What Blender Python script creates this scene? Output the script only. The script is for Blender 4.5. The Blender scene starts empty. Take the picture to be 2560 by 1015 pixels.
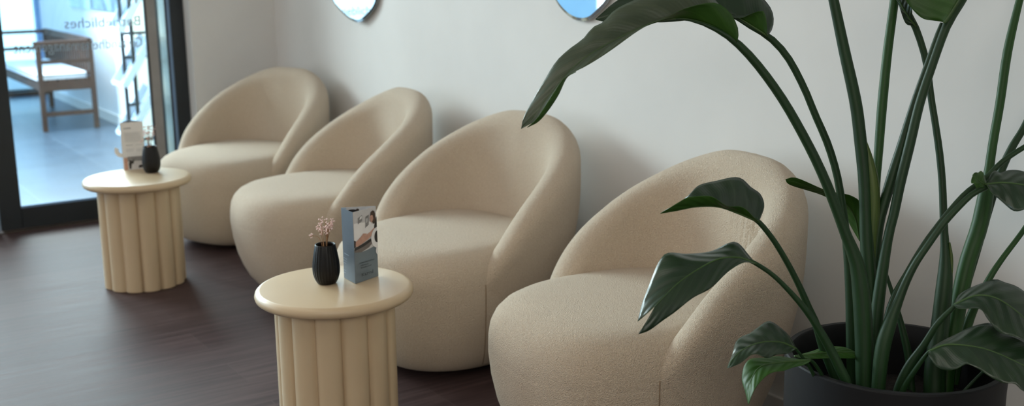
import bpy, bmesh, math, random
import numpy as np
from mathutils import Vector, Matrix

random.seed(7)
SC = bpy.context.scene
COL = SC.collection
PI = math.pi

# ------------------------------------------------------------------ camera
FPX = 2800.0
PITCH, ROLL, YAW = math.radians(12.5), math.radians(0.6), math.radians(33.8)
CAM = Vector((6.24, -2.48, 1.39))
_h = Vector((-math.cos(YAW), math.sin(YAW), 0)); _r0 = Vector((math.sin(YAW), math.cos(YAW), 0)); _up = Vector((0, 0, 1))
FW = math.cos(PITCH) * _h - math.sin(PITCH) * _up
_u0 = math.sin(PITCH) * _h + math.cos(PITCH) * _up
RT = math.cos(ROLL) * _r0 - math.sin(ROLL) * _u0
UP = math.sin(ROLL) * _r0 + math.cos(ROLL) * _u0


def at(x, y, t):
    """survey helper: photo coordinates and a distance -> a point in the room"""
    return CAM + (FW + RT * ((x - 1280) / FPX) - UP * ((y - 507.5) / FPX)) * t


cd = bpy.data.cameras.new('camera')
cam = bpy.data.objects.new('camera', cd); COL.objects.link(cam)
cd.sensor_width = 36; cd.lens = 36 * FPX / 2560; cd.sensor_fit = 'HORIZONTAL'
cam.matrix_world = Matrix(((RT.x, UP.x, -FW.x, CAM.x), (RT.y, UP.y, -FW.y, CAM.y), (RT.z, UP.z, -FW.z, CAM.z), (0, 0, 0, 1)))
cd.clip_start = 0.05; cd.clip_end = 200
cd.dof.use_dof = True; cd.dof.focus_distance = 2.65; cd.dof.aperture_fstop = 3.2
SC.camera = cam
SC.view_settings.view_transform = 'Standard'
SC.view_settings.look = 'None'
SC.view_settings.gamma = 1.0
SC.view_settings.use_curve_mapping = False
SC.view_settings.exposure = 0.25
SC.cycles.use_denoising = True
SC.cycles.max_bounces = 10
SC.cycles.diffuse_bounces = 6
SC.cycles.transparent_max_bounces = 16
SC.cycles.sample_clamp_indirect = 8.0


# ------------------------------------------------------------------ materials
def lin(c):
    return tuple(((v / 255) / 12.92 if v / 255 <= 0.04045 else ((v / 255 + 0.055) / 1.055) ** 2.4) for v in c)


def rgba(c):
    return lin(c) + (1,)


class NT:
    def __init__(s, name):
        s.m = bpy.data.materials.new(name); s.m.use_nodes = True
        s.t = s.m.node_tree; s.b = s.t.nodes['Principled BSDF']; s.out = s.t.nodes['Material Output']

    def n(s, typ, **kw):
        nd = s.t.nodes.new(typ)
        for k, v in kw.items():
            if k in nd.inputs: nd.inputs[k].default_value = v
            else: setattr(nd, k, v)
        return nd

    def l(s, a, b): s.t.links.new(a, b)

    def p(s, col=None, rough=None, **kw):
        if col is not None: s.b.inputs['Base Color'].default_value = rgba(col)
        if rough is not None: s.b.inputs['Roughness'].default_value = rough
        for k, v in kw.items(): s.b.inputs[k.replace('_', ' ')].default_value = v
        return s

    def coords(s, kind='Object', scale=(1, 1, 1), rot=(0, 0, 0)):
        c = s.n('ShaderNodeTexCoord'); mp = s.n('ShaderNodeMapping')
        mp.inputs['Scale'].default_value = scale; mp.inputs['Rotation'].default_value = rot
        s.l(c.outputs[kind], mp.inputs['Vector']); return mp.outputs['Vector']

    def ramp(s, fac, stops):
        r = s.n('ShaderNodeValToRGB'); e = r.color_ramp.elements
        while len(e) < len(stops): e.new(0.5)
        for i, (pos, c) in enumerate(stops): e[i].position = pos; e[i].color = rgba(c)
        s.l(fac, r.inputs['Fac']); return r.outputs['Color']

    def bump(s, hgt, strength=0.3, dist=0.01, prev=None):
        b = s.n('ShaderNodeBump'); b.inputs['Strength'].default_value = strength; b.inputs['Distance'].default_value = dist
        s.l(hgt, b.inputs['Height'])
        if prev is not None: s.l(prev, b.inputs['Normal'])
        s.l(b.outputs['Normal'], s.b.inputs['Normal']); return b.outputs['Normal']


def plain(name, col, rough=0.5, var=0.06, scale=14, bump=0.0, **kw):
    """a plain material with a slight procedural unevenness"""
    s = NT(name); s.p(col, rough, **kw)
    v = s.coords(); nz = s.n('ShaderNodeTexNoise', Scale=scale, Detail=3.0); s.l(v, nz.inputs['Vector'])
    lo = tuple(max(0, c * (1 - var)) for c in col); hi = tuple(min(255, c * (1 + var)) for c in col)
    s.l(s.ramp(nz.outputs['Fac'], [(0.3, lo), (0.7, hi)]), s.b.inputs['Base Color'])
    if bump: s.bump(nz.outputs['Fac'], bump, 0.004)
    return s.m


M = {}
M['wall'] = plain('wall_paint', (224, 222, 219), 0.75, 0.012, 3, 0.02)
M['wall_out'] = plain('outside_render', (226, 230, 233), 0.8, 0.02, 3)
M['backdrop'] = plain('blue_grey_backdrop', (138, 160, 172), 0.7, 0.03, 3)
M['grey_panel'] = plain('grey_green_panel', (168, 170, 156), 0.7, 0.03, 3)
M['ceiling'] = plain('ceiling_paint', (232, 232, 230), 0.8, 0.01, 2)
M['skirt'] = plain('skirting_white', (218, 216, 212), 0.45, 0.01, 4)
M['frame'] = plain('anthracite_frame', (30, 36, 41), 0.42, 0.05, 9)
M['post'] = plain('taupe_post', (152, 148, 145), 0.5, 0.04, 9)
M['gasket'] = plain('glazing_gasket', (120, 150, 185), 0.25, 0.05, 9)
M['black'] = plain('black_plinth', (20, 19, 19), 0.6, 0.05, 9)
M['blackmetal'] = plain('black_metal', (26, 30, 34), 0.4, 0.05, 9)
M['cream'] = plain('cream_lacquer', (203, 180, 147), 0.36, 0.012, 6)
M['vase'] = plain('matt_black_ceramic', (9, 9, 9), 0.42, 0.08, 20, Specular_IOR_Level=0.35)
M['pot'] = plain('charcoal_fibre_pot', (20, 21, 23), 0.6, 0.12, 7, 0.08, Specular_IOR_Level=0.3)
M['soil'] = plain('dark_soil', (24, 19, 16), 0.95, 0.5, 60, 0.8)
M['blossom'] = plain('pink_blossom', (238, 206, 200), 0.8, 0.1, 200)
M['stalk'] = plain('dry_stalk', (150, 112, 78), 0.8, 0.15, 60)
M['paper'] = plain('white_paper', (226, 223, 219), 0.6, 0.01, 30)
M['ink'] = plain('grey_ink', (70, 76, 82), 0.7, 0.02, 30)
M['inklight'] = plain('pale_grey_ink', (176, 175, 174), 0.7, 0.02, 30)
M['blue'] = plain('blue_grey_card', (112, 125, 134), 0.45, 0.02, 20)
M['blue2'] = plain('slate_blue_card', (84, 95, 106), 0.45, 0.03, 20)
M['blueink'] = plain('dark_slate_ink', (58, 70, 78), 0.6, 0.02, 20)
M['bluepale'] = plain('pale_blue_ink', (170, 190, 205), 0.6, 0.02, 20)
M['ph_wall'] = plain('printed_pale_grey', (205, 203, 203), 0.4, 0.03, 40)
M['ph_grey'] = plain('printed_mid_grey', (134, 132, 132), 0.4, 0.15, 160)
M['ph_dark'] = plain('printed_dark', (40, 37, 37), 0.4, 0.1, 90)
M['ph_skin'] = plain('printed_skin', (196, 152, 134), 0.4, 0.06, 90)
M['ph_hair'] = plain('printed_brown_hair', (74, 58, 48), 0.4, 0.2, 150)
M['ph_white'] = plain('printed_white', (238, 236, 235), 0.4, 0.01, 40)
M['ph_sofa'] = plain('printed_taupe', (112, 104, 100), 0.4, 0.08, 60)
M['cushion'] = plain('pale_seat_pad', (224, 224, 226), 0.9, 0.03, 12, 0.1)
M['pic'] = plain('dark_blurred_print', (70, 88, 104), 0.3, 0.7, 7)
M['pic2'] = plain('pale_blue_print', (168, 190, 205), 0.4, 0.1, 3)
M['letter'] = plain('grey_lettering', (150, 168, 180), 0.5, 0.02, 10)
M['threshold'] = plain('bronze_threshold', (62, 52, 46), 0.4, 0.1, 12)


def boucle():
    s = NT('cream_boucle'); s.p((203, 185, 160), 0.92)
    s.b.inputs['Sheen Weight'].default_value = 0.25; s.b.inputs['Sheen Roughness'].default_value = 0.6
    v = s.coords()
    n1 = s.n('ShaderNodeTexNoise', Scale=260.0, Detail=2.0, Roughness=0.65, Distortion=0.8); s.l(v, n1.inputs['Vector'])
    vo = s.n('ShaderNodeTexVoronoi', Scale=330.0); s.l(v, vo.inputs['Vector'])
    mx = s.n('ShaderNodeMath', operation='SUBTRACT'); s.l(n1.outputs['Fac'], mx.inputs[0])
    ml = s.n('ShaderNodeMath', operation='MULTIPLY'); ml.inputs[1].default_value = 0.45
    s.l(vo.outputs['Distance'], ml.inputs[0]); s.l(ml.outputs[0], mx.inputs[1])
    s.l(s.ramp(n1.outputs['Fac'], [(0.28, (202, 181, 155)), (0.5, (211, 191, 166)), (0.75, (219, 201, 178))]), s.b.inputs['Base Color'])
    s.bump(mx.outputs[0], 0.9, 0.006)
    return s.m


M['boucle'] = boucle(); M['seam'] = plain('shadowed_seam_thread', (150, 128, 104), 0.9, 0.05, 60)  # seam between arm and seat; its shade is put into the thread colour


def wood_floor():
    s = NT('dark_oak_planks'); s.p(rough=0.38, Specular_IOR_Level=0.09)
    v = s.coords('Object', rot=(0, 0, PI / 2))
    br = s.n('ShaderNodeTexBrick'); s.l(v, br.inputs['Vector'])
    br.offset = 0.37; br.offset_frequency = 2; br.squash = 1
    for k, val in (('Scale', 1.0), ('Mortar Size', 0.0016), ('Mortar Smooth', 0.2), ('Bias', 0.0), ('Brick Width', 1.25), ('Row Height', 0.2)): br.inputs[k].default_value = val
    br.inputs['Color1'].default_value = (0.25, 0.25, 0.25, 1); br.inputs['Color2'].default_value = (0.75, 0.75, 0.75, 1); br.inputs['Mortar'].default_value = (0.5, 0.5, 0.5, 1)
    v2 = s.coords('Object', scale=(24, 1.3, 1))
    n1 = s.n('ShaderNodeTexNoise', Scale=2.2, Detail=6.0, Roughness=0.6, Distortion=0.4); s.l(v2, n1.inputs['Vector'])
    ad = s.n('ShaderNodeMath', operation='MULTIPLY_ADD'); ad.inputs[1].default_value = 0.25; s.l(br.outputs['Color'], ad.inputs[0]); s.l(n1.outputs['Fac'], ad.inputs[2])
    c = s.ramp(ad.outputs[0], [(0.35, (53, 40, 39)), (0.62, (72, 57, 56)), (0.9, (91, 74, 72))])
    mix = s.n('ShaderNodeMix', data_type='RGBA'); s.l(br.outputs['Fac'], mix.inputs['Factor']); s.l(c, mix.inputs['A']); mix.inputs['B'].default_value = rgba((78, 65, 63))
    s.l(mix.outputs['Result'], s.b.inputs['Base Color'])
    rr = s.n('ShaderNodeMapRange'); rr.inputs['To Min'].default_value = 0.42; rr.inputs['To Max'].default_value = 0.62
    s.l(n1.outputs['Fac'], rr.inputs['Value']); s.l(rr.outputs['Result'], s.b.inputs['Roughness'])
    s.bump(n1.outputs['Fac'], 0.10, 0.003)
    return s.m


def tile_floor():
    s = NT('grey_stone_tiles'); s.p(rough=0.35)
    v = s.coords('Object')
    br = s.n('ShaderNodeTexBrick'); s.l(v, br.inputs['Vector']); br.offset = 0
    for k, val in (('Scale', 1.0), ('Mortar Size', 0.004), ('Mortar Smooth', 0.3), ('Bias', 0.0), ('Brick Width', 0.6), ('Row Height', 0.6)): br.inputs[k].default_value = val
    br.inputs['Color1'].default_value = rgba((62, 76, 90)); br.inputs['Color2'].default_value = rgba((68, 82, 96)); br.inputs['Mortar'].default_value = rgba((92, 104, 116))
    nz = s.n('ShaderNodeTexNoise', Scale=5.0, Detail=4.0); s.l(v, nz.inputs['Vector'])
    mix = s.n('ShaderNodeMix', data_type='RGBA'); mix.blend_type = 'MULTIPLY'; mix.inputs['Factor'].default_value = 1.0
    s.l(br.outputs['Color'], mix.inputs['A']); s.l(s.ramp(nz.outputs['Fac'], [(0.3, (225, 225, 225)), (0.7, (255, 255, 255))]), mix.inputs['B'])
    s.l(mix.outputs['Result'], s.b.inputs['Base Color'])
    return s.m


def bench_wood():
    s = NT('weathered_teak'); s.p(rough=0.6)
    v = s.coords('Object', scale=(3, 30, 30)); nz = s.n('ShaderNodeTexNoise', Scale=2.0, Detail=5.0); s.l(v, nz.inputs['Vector'])
    s.l(s.ramp(nz.outputs['Fac'], [(0.3, (54, 31, 20)), (0.7, (86, 55, 36))]), s.b.inputs['Base Color'])
    return s.m


def thin_clear(name, tint, gloss, rough=0.0):
    """clear pane: straight transmission plus a mirror-like reflection that grows at grazing angles"""
    s = NT(name); s.t.nodes.remove(s.b)
    tr = s.n('ShaderNodeBsdfTransparent'); tr.inputs['Color'].default_value = rgba(tint)
    gl = s.n('ShaderNodeBsdfGlossy'); gl.inputs['Roughness'].default_value = rough
    fr = s.n('ShaderNodeFresnel'); fr.inputs['IOR'].default_value = gloss
    mx = s.n('ShaderNodeMixShader'); s.l(fr.outputs[0], mx.inputs[0]); s.l(tr.outputs[0], mx.inputs[1]); s.l(gl.outputs[0], mx.inputs[2])
    s.l(mx.outputs[0], s.out.inputs['Surface'])
    return s.m


def acrylic():
    s = NT('clear_acrylic'); s.t.nodes.remove(s.b)
    tr = s.n('ShaderNodeBsdfTransparent'); tr.inputs['Color'].default_value = rgba((225, 238, 250))
    gl = s.n('ShaderNodeBsdfGlossy'); gl.inputs['Roughness'].default_value = 0.08
    df = s.n('ShaderNodeBsdfDiffuse'); df.inputs['Color'].default_value = rgba((225, 235, 245))
    m1 = s.n('ShaderNodeMixShader'); m1.inputs[0].default_value = 0.25; s.l(tr.outputs[0], m1.inputs[1]); s.l(df.outputs[0], m1.inputs[2])
    m2 = s.n('ShaderNodeMixShader'); m2.inputs[0].default_value = 0.18; s.l(m1.outputs[0], m2.inputs[1]); s.l(gl.outputs[0], m2.inputs[2])
    s.l(m2.outputs[0], s.out.inputs['Surface'])
    return s.m


def mirror_mat():
    s = NT('mirror_silvering'); s.p((225, 232, 236), 0.02, Metallic=1.0); return s.m


def stem_mat(name, lo, hi, rough=0.38):
    s = NT(name); s.p(rough=rough); s.b.inputs['Specular IOR Level'].default_value = 0.35
    v = s.coords('UV', scale=(2, 10, 1)); nz = s.n('ShaderNodeTexNoise', Scale=1.5, Detail=4.0); s.l(v, nz.inputs['Vector'])
    s.l(s.ramp(nz.outputs['Fac'], [(0.3, lo), (0.7, hi)]), s.b.inputs['Base Color'])
    return s.m


def leaf_mat(name, dark, mid, vein, rough, bump=0.3, trans=0.0):
    """UV: u along the blade, v across it (0..1, midrib at 0.5)"""
    s = NT(name); s.p(rough=rough)
    c = s.n('ShaderNodeTexCoord'); sp = s.n('ShaderNodeSeparateXYZ'); s.l(c.outputs['UV'], sp.inputs[0])
    a = s.n('ShaderNodeMath', operation='SUBTRACT'); a.inputs[1].default_value = 0.5; s.l(sp.outputs['Y'], a.inputs[0])
    ab = s.n('ShaderNodeMath', operation='ABSOLUTE'); s.l(a.outputs[0], ab.inputs[0])
    k = s.n('ShaderNodeMath', operation='MULTIPLY'); k.inputs[1].default_value = -0.42; s.l(ab.outputs[0], k.inputs[0])
    ad = s.n('ShaderNodeMath', operation='ADD'); s.l(sp.outputs['X'], ad.inputs[0]); s.l(k.outputs[0], ad.inputs[1])
    nz0 = s.n('ShaderNodeTexNoise', Scale=3.0, Detail=2.0); s.l(c.outputs['UV'], nz0.inputs['Vector'])
    wob = s.n('ShaderNodeMath', operation='MULTIPLY_ADD'); wob.inputs[1].default_value = 0.05; s.l(nz0.outputs['Fac'], wob.inputs[0]); s.l(ad.outputs[0], wob.inputs[2])
    f1 = s.n('ShaderNodeMath', operation='MULTIPLY'); f1.inputs[1].default_value = 50.0; s.l(wob.outputs[0], f1.inputs[0])
    s1 = s.n('ShaderNodeMath', operation='SINE'); s.l(f1.outputs[0], s1.inputs[0])
    f2 = s.n('ShaderNodeMath', operation='MULTIPLY'); f2.inputs[1].default_value = 330.0; s.l(wob.outputs[0], f2.inputs[0])
    s2 = s.n('ShaderNodeMath', operation='SINE'); s.l(f2.outputs[0], s2.inputs[0])
    h = s.n('ShaderNodeMath', operation='MULTIPLY_ADD'); h.inputs[1].default_value = 0.06; s.l(s2.outputs[0], h.inputs[0]); s.l(s1.outputs[0], h.inputs[2])
    nz = s.n('ShaderNodeTexNoise', Scale=2.5, Detail=3.0); s.l(c.outputs['UV'], nz.inputs['Vector'])
    base = s.ramp(nz.outputs['Fac'], [(0.3, dark), (0.7, mid)])
    pw = s.n('ShaderNodeMapRange'); pw.inputs['From Min'].default_value = 0.82; pw.inputs['From Max'].default_value = 1.0; s.l(s1.outputs[0], pw.inputs['Value'])
    sc = s.n('ShaderNodeMath', operation='MULTIPLY'); sc.inputs[1].default_value = 0.12; s.l(pw.outputs['Result'], sc.inputs[0])
    mx = s.n('ShaderNodeMix', data_type='RGBA'); s.l(sc.outputs[0], mx.inputs['Factor']); s.l(base, mx.inputs['A']); mx.inputs['B'].default_value = rgba(vein)
    s.l(mx.outputs['Result'], s.b.inputs['Base Color'])
    s.bump(h.outputs[0], bump, 0.0022)
    if trans:
        tl = s.n('ShaderNodeBsdfTranslucent'); s.l(mx.outputs['Result'], tl.inputs['Color'])
        ms = s.n('ShaderNodeMixShader'); ms.inputs[0].default_value = trans
        s.l(s.b.outputs[0], ms.inputs[1]); s.l(tl.outputs[0], ms.inputs[2]); s.l(ms.outputs[0], s.out.inputs['Surface'])
    return s.m


M['floor'] = wood_floor(); M['tile'] = tile_floor(); M['teak'] = bench_wood()
M['glass'] = thin_clear('clear_glazing', (236, 247, 250), 1.35)
M['acrylic'] = acrylic(); M['mirror'] = mirror_mat()
M['acedge'] = plain('frosted_acrylic_edge', (228, 238, 248), 0.3, 0.02, 9)
M['bevel'] = plain('bevelled_glass_edge', (200, 214, 216), 0.06, 0.02, 9, Metallic=0.9)
M['mirror_back'] = plain('mirror_backing', (40, 42, 38), 0.4, 0.1, 9)
M['stem'] = stem_mat('dark_green_stem', (18, 44, 20), (31, 62, 28), 0.5)
M['stem2'] = stem_mat('fresh_green_stem', (26, 60, 20), (42, 82, 28), 0.5)
M['sheath'] = stem_mat('yellow_green_sheath', (46, 70, 30), (84, 100, 44), 0.45)
M['leaf'] = leaf_mat('glossy_leaf_top', (28, 46, 30), (38, 58, 36), (70, 90, 62), 0.30)
M['leaf_sheen'] = leaf_mat('sheen_leaf_top', (52, 64, 46), (68, 78, 58), (104, 112, 90), 0.34, 0.6)  # paler copy of the leaf top: its grey-olive sheen is put into the colour
M['leaf_under'] = leaf_mat('leaf_underside', (44, 82, 24), (60, 102, 32), (88, 132, 52), 0.48, 0.2, .3)
M['midrib'] = stem_mat('pale_green_midrib', (52, 78, 38), (68, 94, 48), 0.45)


# ------------------------------------------------------------------ object helpers
def setp(o, label=None, cat=None, group=None, kind=None):
    if label: o['label'] = label
    if cat: o['category'] = cat
    if group: o['group'] = group
    if kind: o['kind'] = kind
    return o


def thing(name, label, cat, loc=(0, 0, 0), rz=0.0, group=None):
    o = bpy.data.objects.new(name, None); COL.objects.link(o)
    o.location = loc; o.rotation_euler = (0, 0, rz); o.empty_display_size = 0.1
    return setp(o, label, cat, group)


def obj(name, bm, mats, parent=None, smooth=False, angle=None, keep=False):
    me = bpy.data.meshes.new(name)
    if not keep: bmesh.ops.recalc_face_normals(bm, faces=bm.faces[:])
    bm.to_mesh(me); bm.free()
    for m in (mats if isinstance(mats, (list, tuple)) else [mats]): me.materials.append(m)
    if smooth:
        for p in me.polygons: p.use_smooth = True
    o = bpy.data.objects.new(name, me); COL.objects.link(o)
    if parent is not None: o.parent = parent
    if smooth and angle:
        md = o.modifiers.new('edge', 'EDGE_SPLIT'); md.split_angle = math.radians(angle)
    return o


def dup(root, loc, rz, label=None, group=None):
    r = root.copy(); COL.objects.link(r); r.location = loc; r.rotation_euler = (0, 0, rz)
    if label: r['label'] = label
    if group: r['group'] = group
    for ch in list(root.children):
        c = ch.copy(); COL.objects.link(c); c.parent = r
        for g in list(ch.children):
            d = g.copy(); COL.objects.link(d); d.parent = c
    return r


def box(bm, x0, x1, y0, y1, z0, z1, bev=0.0):
    g = bmesh.ops.create_cube(bm, size=1.0)
    vs = g['verts']
    for v in vs:
        v.co = Vector(((x0 + x1) / 2 + v.co.x * (x1 - x0), (y0 + y1) / 2 + v.co.y * (y1 - y0), (z0 + z1) / 2 + v.co.z * (z1 - z0)))
    if bev > 0:
        es = list({e for v in vs for e in v.link_edges})
        bmesh.ops.bevel(bm, geom=es, offset=bev, segments=2, affect='EDGES', profile=0.5)
    return bm


def nbox(*a, **k):
    return box(bmesh.new(), *a, **k)


def beam(bm, p0, p1, w, h, up=Vector((0, 0, 1))):
    p0, p1 = Vector(p0), Vector(p1); d = (p1 - p0).normalized()
    s = d.cross(up); s = s.normalized() if s.length > 1e-4 else Vector((1, 0, 0)); u = s.cross(d)
    vs = []
    for p in (p0, p1):
        for a, b in ((-1, -1), (1, -1), (1, 1), (-1, 1)): vs.append(bm.verts.new(p + s * a * w / 2 + u * b * h / 2))
    for f in ((0, 1, 2, 3), (4, 7, 6, 5), (0, 4, 5, 1), (1, 5, 6, 2), (2, 6, 7, 3), (3, 7, 4, 0)): bm.faces.new([vs[i] for i in f])
    return bm


def lathe(prof, n=64, rfun=None):
    """prof: (r, z) list, closed at r==0 ends. rfun(angle, r, z) -> r"""
    bm = bmesh.new(); rings = []
    for r, z in prof:
        if r < 1e-6: rings.append([bm.verts.new((0, 0, z))])
        else:
            ring = []
            for i in range(n):
                a = 2 * PI * i / n; rr = rfun(a, r, z) if rfun else r
                ring.append(bm.verts.new((rr * math.cos(a), rr * math.sin(a), z)))
            rings.append(ring)
    for A, B in zip(rings, rings[1:]):
        for i in range(n):
            j = (i + 1) % n
            if len(A) == 1 and len(B) == 1: continue
            if len(A) == 1: bm.faces.new((A[0], B[j], B[i]))
            elif len(B) == 1: bm.faces.new((A[i], A[j], B[0]))
            else: bm.faces.new((A[i], A[j], B[j], B[i]))
    return bm


def catmull(pts, n):
    """resample a polyline of tuples smoothly by arc length to n points"""
    P = [np.array(p, float) for p in pts]
    if len(P) == 2:
        return [P[0] + (P[1] - P[0]) * i / (n - 1) for i in range(n)]
    E = [2 * P[0] - P[1]] + P + [2 * P[-1] - P[-2]]
    dense = []
    for i in range(1, len(E) - 2):
        a, b, c, d = E[i - 1], E[i], E[i + 1], E[i + 2]
        for k in range(12):
            t = k / 12
            dense.append(0.5 * (2 * b + (c - a) * t + (2 * a - 5 * b + 4 * c - d) * t * t + (3 * b - a - 3 * c + d) * t ** 3))
    dense.append(P[-1])
    L = [0.0]
    for i in range(1, len(dense)): L.append(L[-1] + float(np.linalg.norm(dense[i][:2] - dense[i - 1][:2]) + 1e-9))
    out = []; j = 0
    for k in range(n):
        s = L[-1] * k / (n - 1)
        while j < len(L) - 2 and L[j + 1] < s: j += 1
        f = (s - L[j]) / max(1e-9, L[j + 1] - L[j]); out.append(dense[j] + (dense[j + 1] - dense[j]) * min(1, max(0, f)))
    return out


def tube(pts, rads, seg=12, bm=None, flat=1.0):
    """smooth tapered tube with UVs (u along, v around)"""
    bm = bm or bmesh.new(); uvl = bm.loops.layers.uv.verify(); rings = []
    ref = None; N = len(pts)
    for i, p in enumerate(pts):
        d = (pts[min(i + 1, N - 1)] - pts[max(i - 1, 0)]).normalized()
        if ref is None:
            ref = d.cross(Vector((0, 0, 1)))
            if ref.length < 1e-3: ref = d.cross(Vector((1, 0, 0)))
        ref = (ref - d * ref.dot(d)).normalized(); s = d.cross(ref)
        rings.append([bm.verts.new(p + (ref * math.cos(2 * PI * k / seg) + s * math.sin(2 * PI * k / seg) * flat) * rads[i]) for k in range(seg)])
    for i in range(N - 1):
        for k in range(seg):
            f = bm.faces.new((rings[i][k], rings[i][(k + 1) % seg], rings[i + 1][(k + 1) % seg], rings[i + 1][k]))
            for lp, (u, v) in zip(f.loops, ((i, k), (i, k + 1), (i + 1, k + 1), (i + 1, k))): lp[uvl].uv = (u / (N - 1), v / seg)
    for ring in (rings[0], rings[-1]):
        try: bm.faces.new(ring)
        except ValueError: pass
    return bm


def poly_prism(bm, pts, to3, depth, mat=0):
    """extrude 2D polygon; to3(u,v,w)->Vector"""
    a = [bm.verts.new(to3(u, v, 0)) for u, v in pts]; b = [bm.verts.new(to3(u, v, depth)) for u, v in pts]
    fs = [bm.faces.new(a), bm.faces.new(b)]; n = len(pts)
    for i in range(n): fs.append(bm.faces.new((a[i], a[(i + 1) % n], b[(i + 1) % n], b[i])))
    for f in fs: f.material_index = mat


def text_bm(body, size, shear=0.0):
    cu = bpy.data.curves.new('t', 'FONT'); cu.body = body; cu.size = size; cu.extrude = 0.0002; cu.align_x = 'LEFT'; cu.resolution_u = 3
    o = bpy.data.objects.new('t', cu); COL.objects.link(o)
    bpy.context.view_layer.update()
    me = bpy.data.meshes.new_from_object(o.evaluated_get(bpy.context.evaluated_depsgraph_get()))
    bpy.data.objects.remove(o); bpy.data.curves.remove(cu)
    return me


def struct(name, bm, m, parent=None, **k):
    o = obj(name, bm, m, parent, **k)
    if parent is None: o['kind'] = 'structure'
    return o


# ------------------------------------------------------------------ the setting
WX = 0.126      # inner face of the left wall; the glazed front stands at x = 0
CEIL = 2.75
struct('floor', nbox(-0.03, 9.0, -7.0, 0.0, -0.06, 0.0), M['floor'])
struct('wall_back', nbox(-0.1, 9.0, 0.0, 0.2, 0.0, CEIL), M['wall'])
struct('wall_left', nbox(-0.06, WX, -0.487, 0.0, 0.0, CEIL), M['wall'])
struct('wall_right', nbox(9.0, 9.15, -7.0, 0.2, 0.0, CEIL), M['wall'])
struct('wall_front', nbox(-0.06, 9.15, -7.15, -7.0, 0.0, CEIL), M['wall'])
struct('ceiling', nbox(-0.06, 9.15, -7.0, 0.2, CEIL, CEIL + 0.1), M['ceiling'])
bm = nbox(WX, 9.0, -0.014, 0.0, 0.0, 0.054, bev=0.003)
struct('baseboard_back', bm, M['skirt'])
struct('baseboard_left', nbox(WX, WX + 0.014, -0.48, -0.014, 0.0, 0.054, bev=0.003), M['skirt'])

# glazed door in the left front
door = bpy.data.objects.new('door_1', None); COL.objects.link(door); door.location = (0, -1.0, 0); door['kind'] = 'structure'


def dpart(name, m, *a, **k):
    o = obj(name, nbox(*a, **k), m, door); o.location = (0, 1.0, 0); return o


dpart('stile', M['frame'], -0.045, 0.02, -1.53, -1.424, 0.0, 2.3, bev=0.004)
dpart('bottom_rail', M['frame'], -0.045, 0.02, -1.424, -0.57, 0.0, 0.112, bev=0.004)
dpart('top_rail', M['frame'], -0.045, 0.02, -1.53, -0.5, 2.3, 2.42, bev=0.004)
dpart('glazing_bead', M['gasket'], 0.004, 0.016, -1.424, -0.57, 0.113, 0.124)
dpart('jamb', M['frame'], -0.06, 0.02, -0.562, -0.4875, 0.0, 2.42, bev=0.004)
dpart('glazing_bead', M['gasket'], 0.002, 0.012, -0.580, -0.5625, 0.113, 2.3)
dpart('seal', M['black'], 0.003, 0.014, -0.590, -0.581, 0.113, 2.3)
dpart('mullion', M['post'], -0.03, 0.012, -0.690, -0.640, 0.124, 2.3, bev=0.003)
dpart('seal', M['black'], -0.01, 0.010, -0.699, -0.690, 0.124, 2.3)
dpart('pane', M['glass'], -0.012, -0.006, -1.424, -0.699, 0.118, 2.3)
dpart('pane', M['glass'], -0.012, -0.006, -0.640, -0.56, 0.113, 2.3)
# mirrored lettering on the pane (reads the right way round from outside)
for body, y0, z0, sz in (('W', -0.715, 1.17, 0.085), ('Betriebliches', -0.715, 1.055, 0.085), ('Gesundheitsmanagement', -0.715, 0.94, 0.085)):
    me = text_bm(body, sz)
    w = max(v.co.x for v in me.vertices)
    tgt = {'W': 0.07, 'Betriebliches': 0.40, 'Gesundheitsmanagement': 0.66}[body]
    for v in me.vertices:
        v.co = Vector((-0.005 + v.co.z, y0 - v.co.x * tgt / w + 1.0, z0 + v.co.y * 0.9 - 0.02))
    me.materials.append(M['letter'])
    o = bpy.data.objects.new('lettering', me); COL.objects.link(o); o.parent = door
    o['label'] = 'grey lettering seen from behind on the glass'
# neighbouring fixed glazing that continues out of frame
win = bpy.data.objects.new('window_1', None); COL.objects.link(win); win.location = (0, -4.2, 0); win['kind'] = 'structure'


def wpart(name, m, *a, **k):
    o = obj(name, nbox(*a, **k), m, win); o.location = (0, 4.2, 0); return o


wpart('stile', M['frame'], -0.05, 0.014, -1.64, -1.537, 0.0, CEIL, bev=0.004)
for yy in (-3.4, -5.2, -6.95): wpart('mullion', M['frame'], -0.05, 0.02, yy - 0.035, yy + 0.035, 0.0, CEIL, bev=0.004)
wpart('bottom_rail', M['frame'], -0.05, 0.02, -6.95, -1.64, 0.0, 0.112, bev=0.004)
for a, b in ((-3.365, -1.64), (-5.165, -3.435), (-6.915, -5.235)): wpart('pane', M['glass'], -0.012, -0.006, a, b, 0.112, CEIL)
struct('trim_1', nbox(-0.05, 0.03, -6.95, -0.4875, 2.42, CEIL), M['frame'])
struct('trim_2', nbox(0.02, 0.075, -6.95, -0.49, -0.001, 0.005), M['threshold'])

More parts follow.
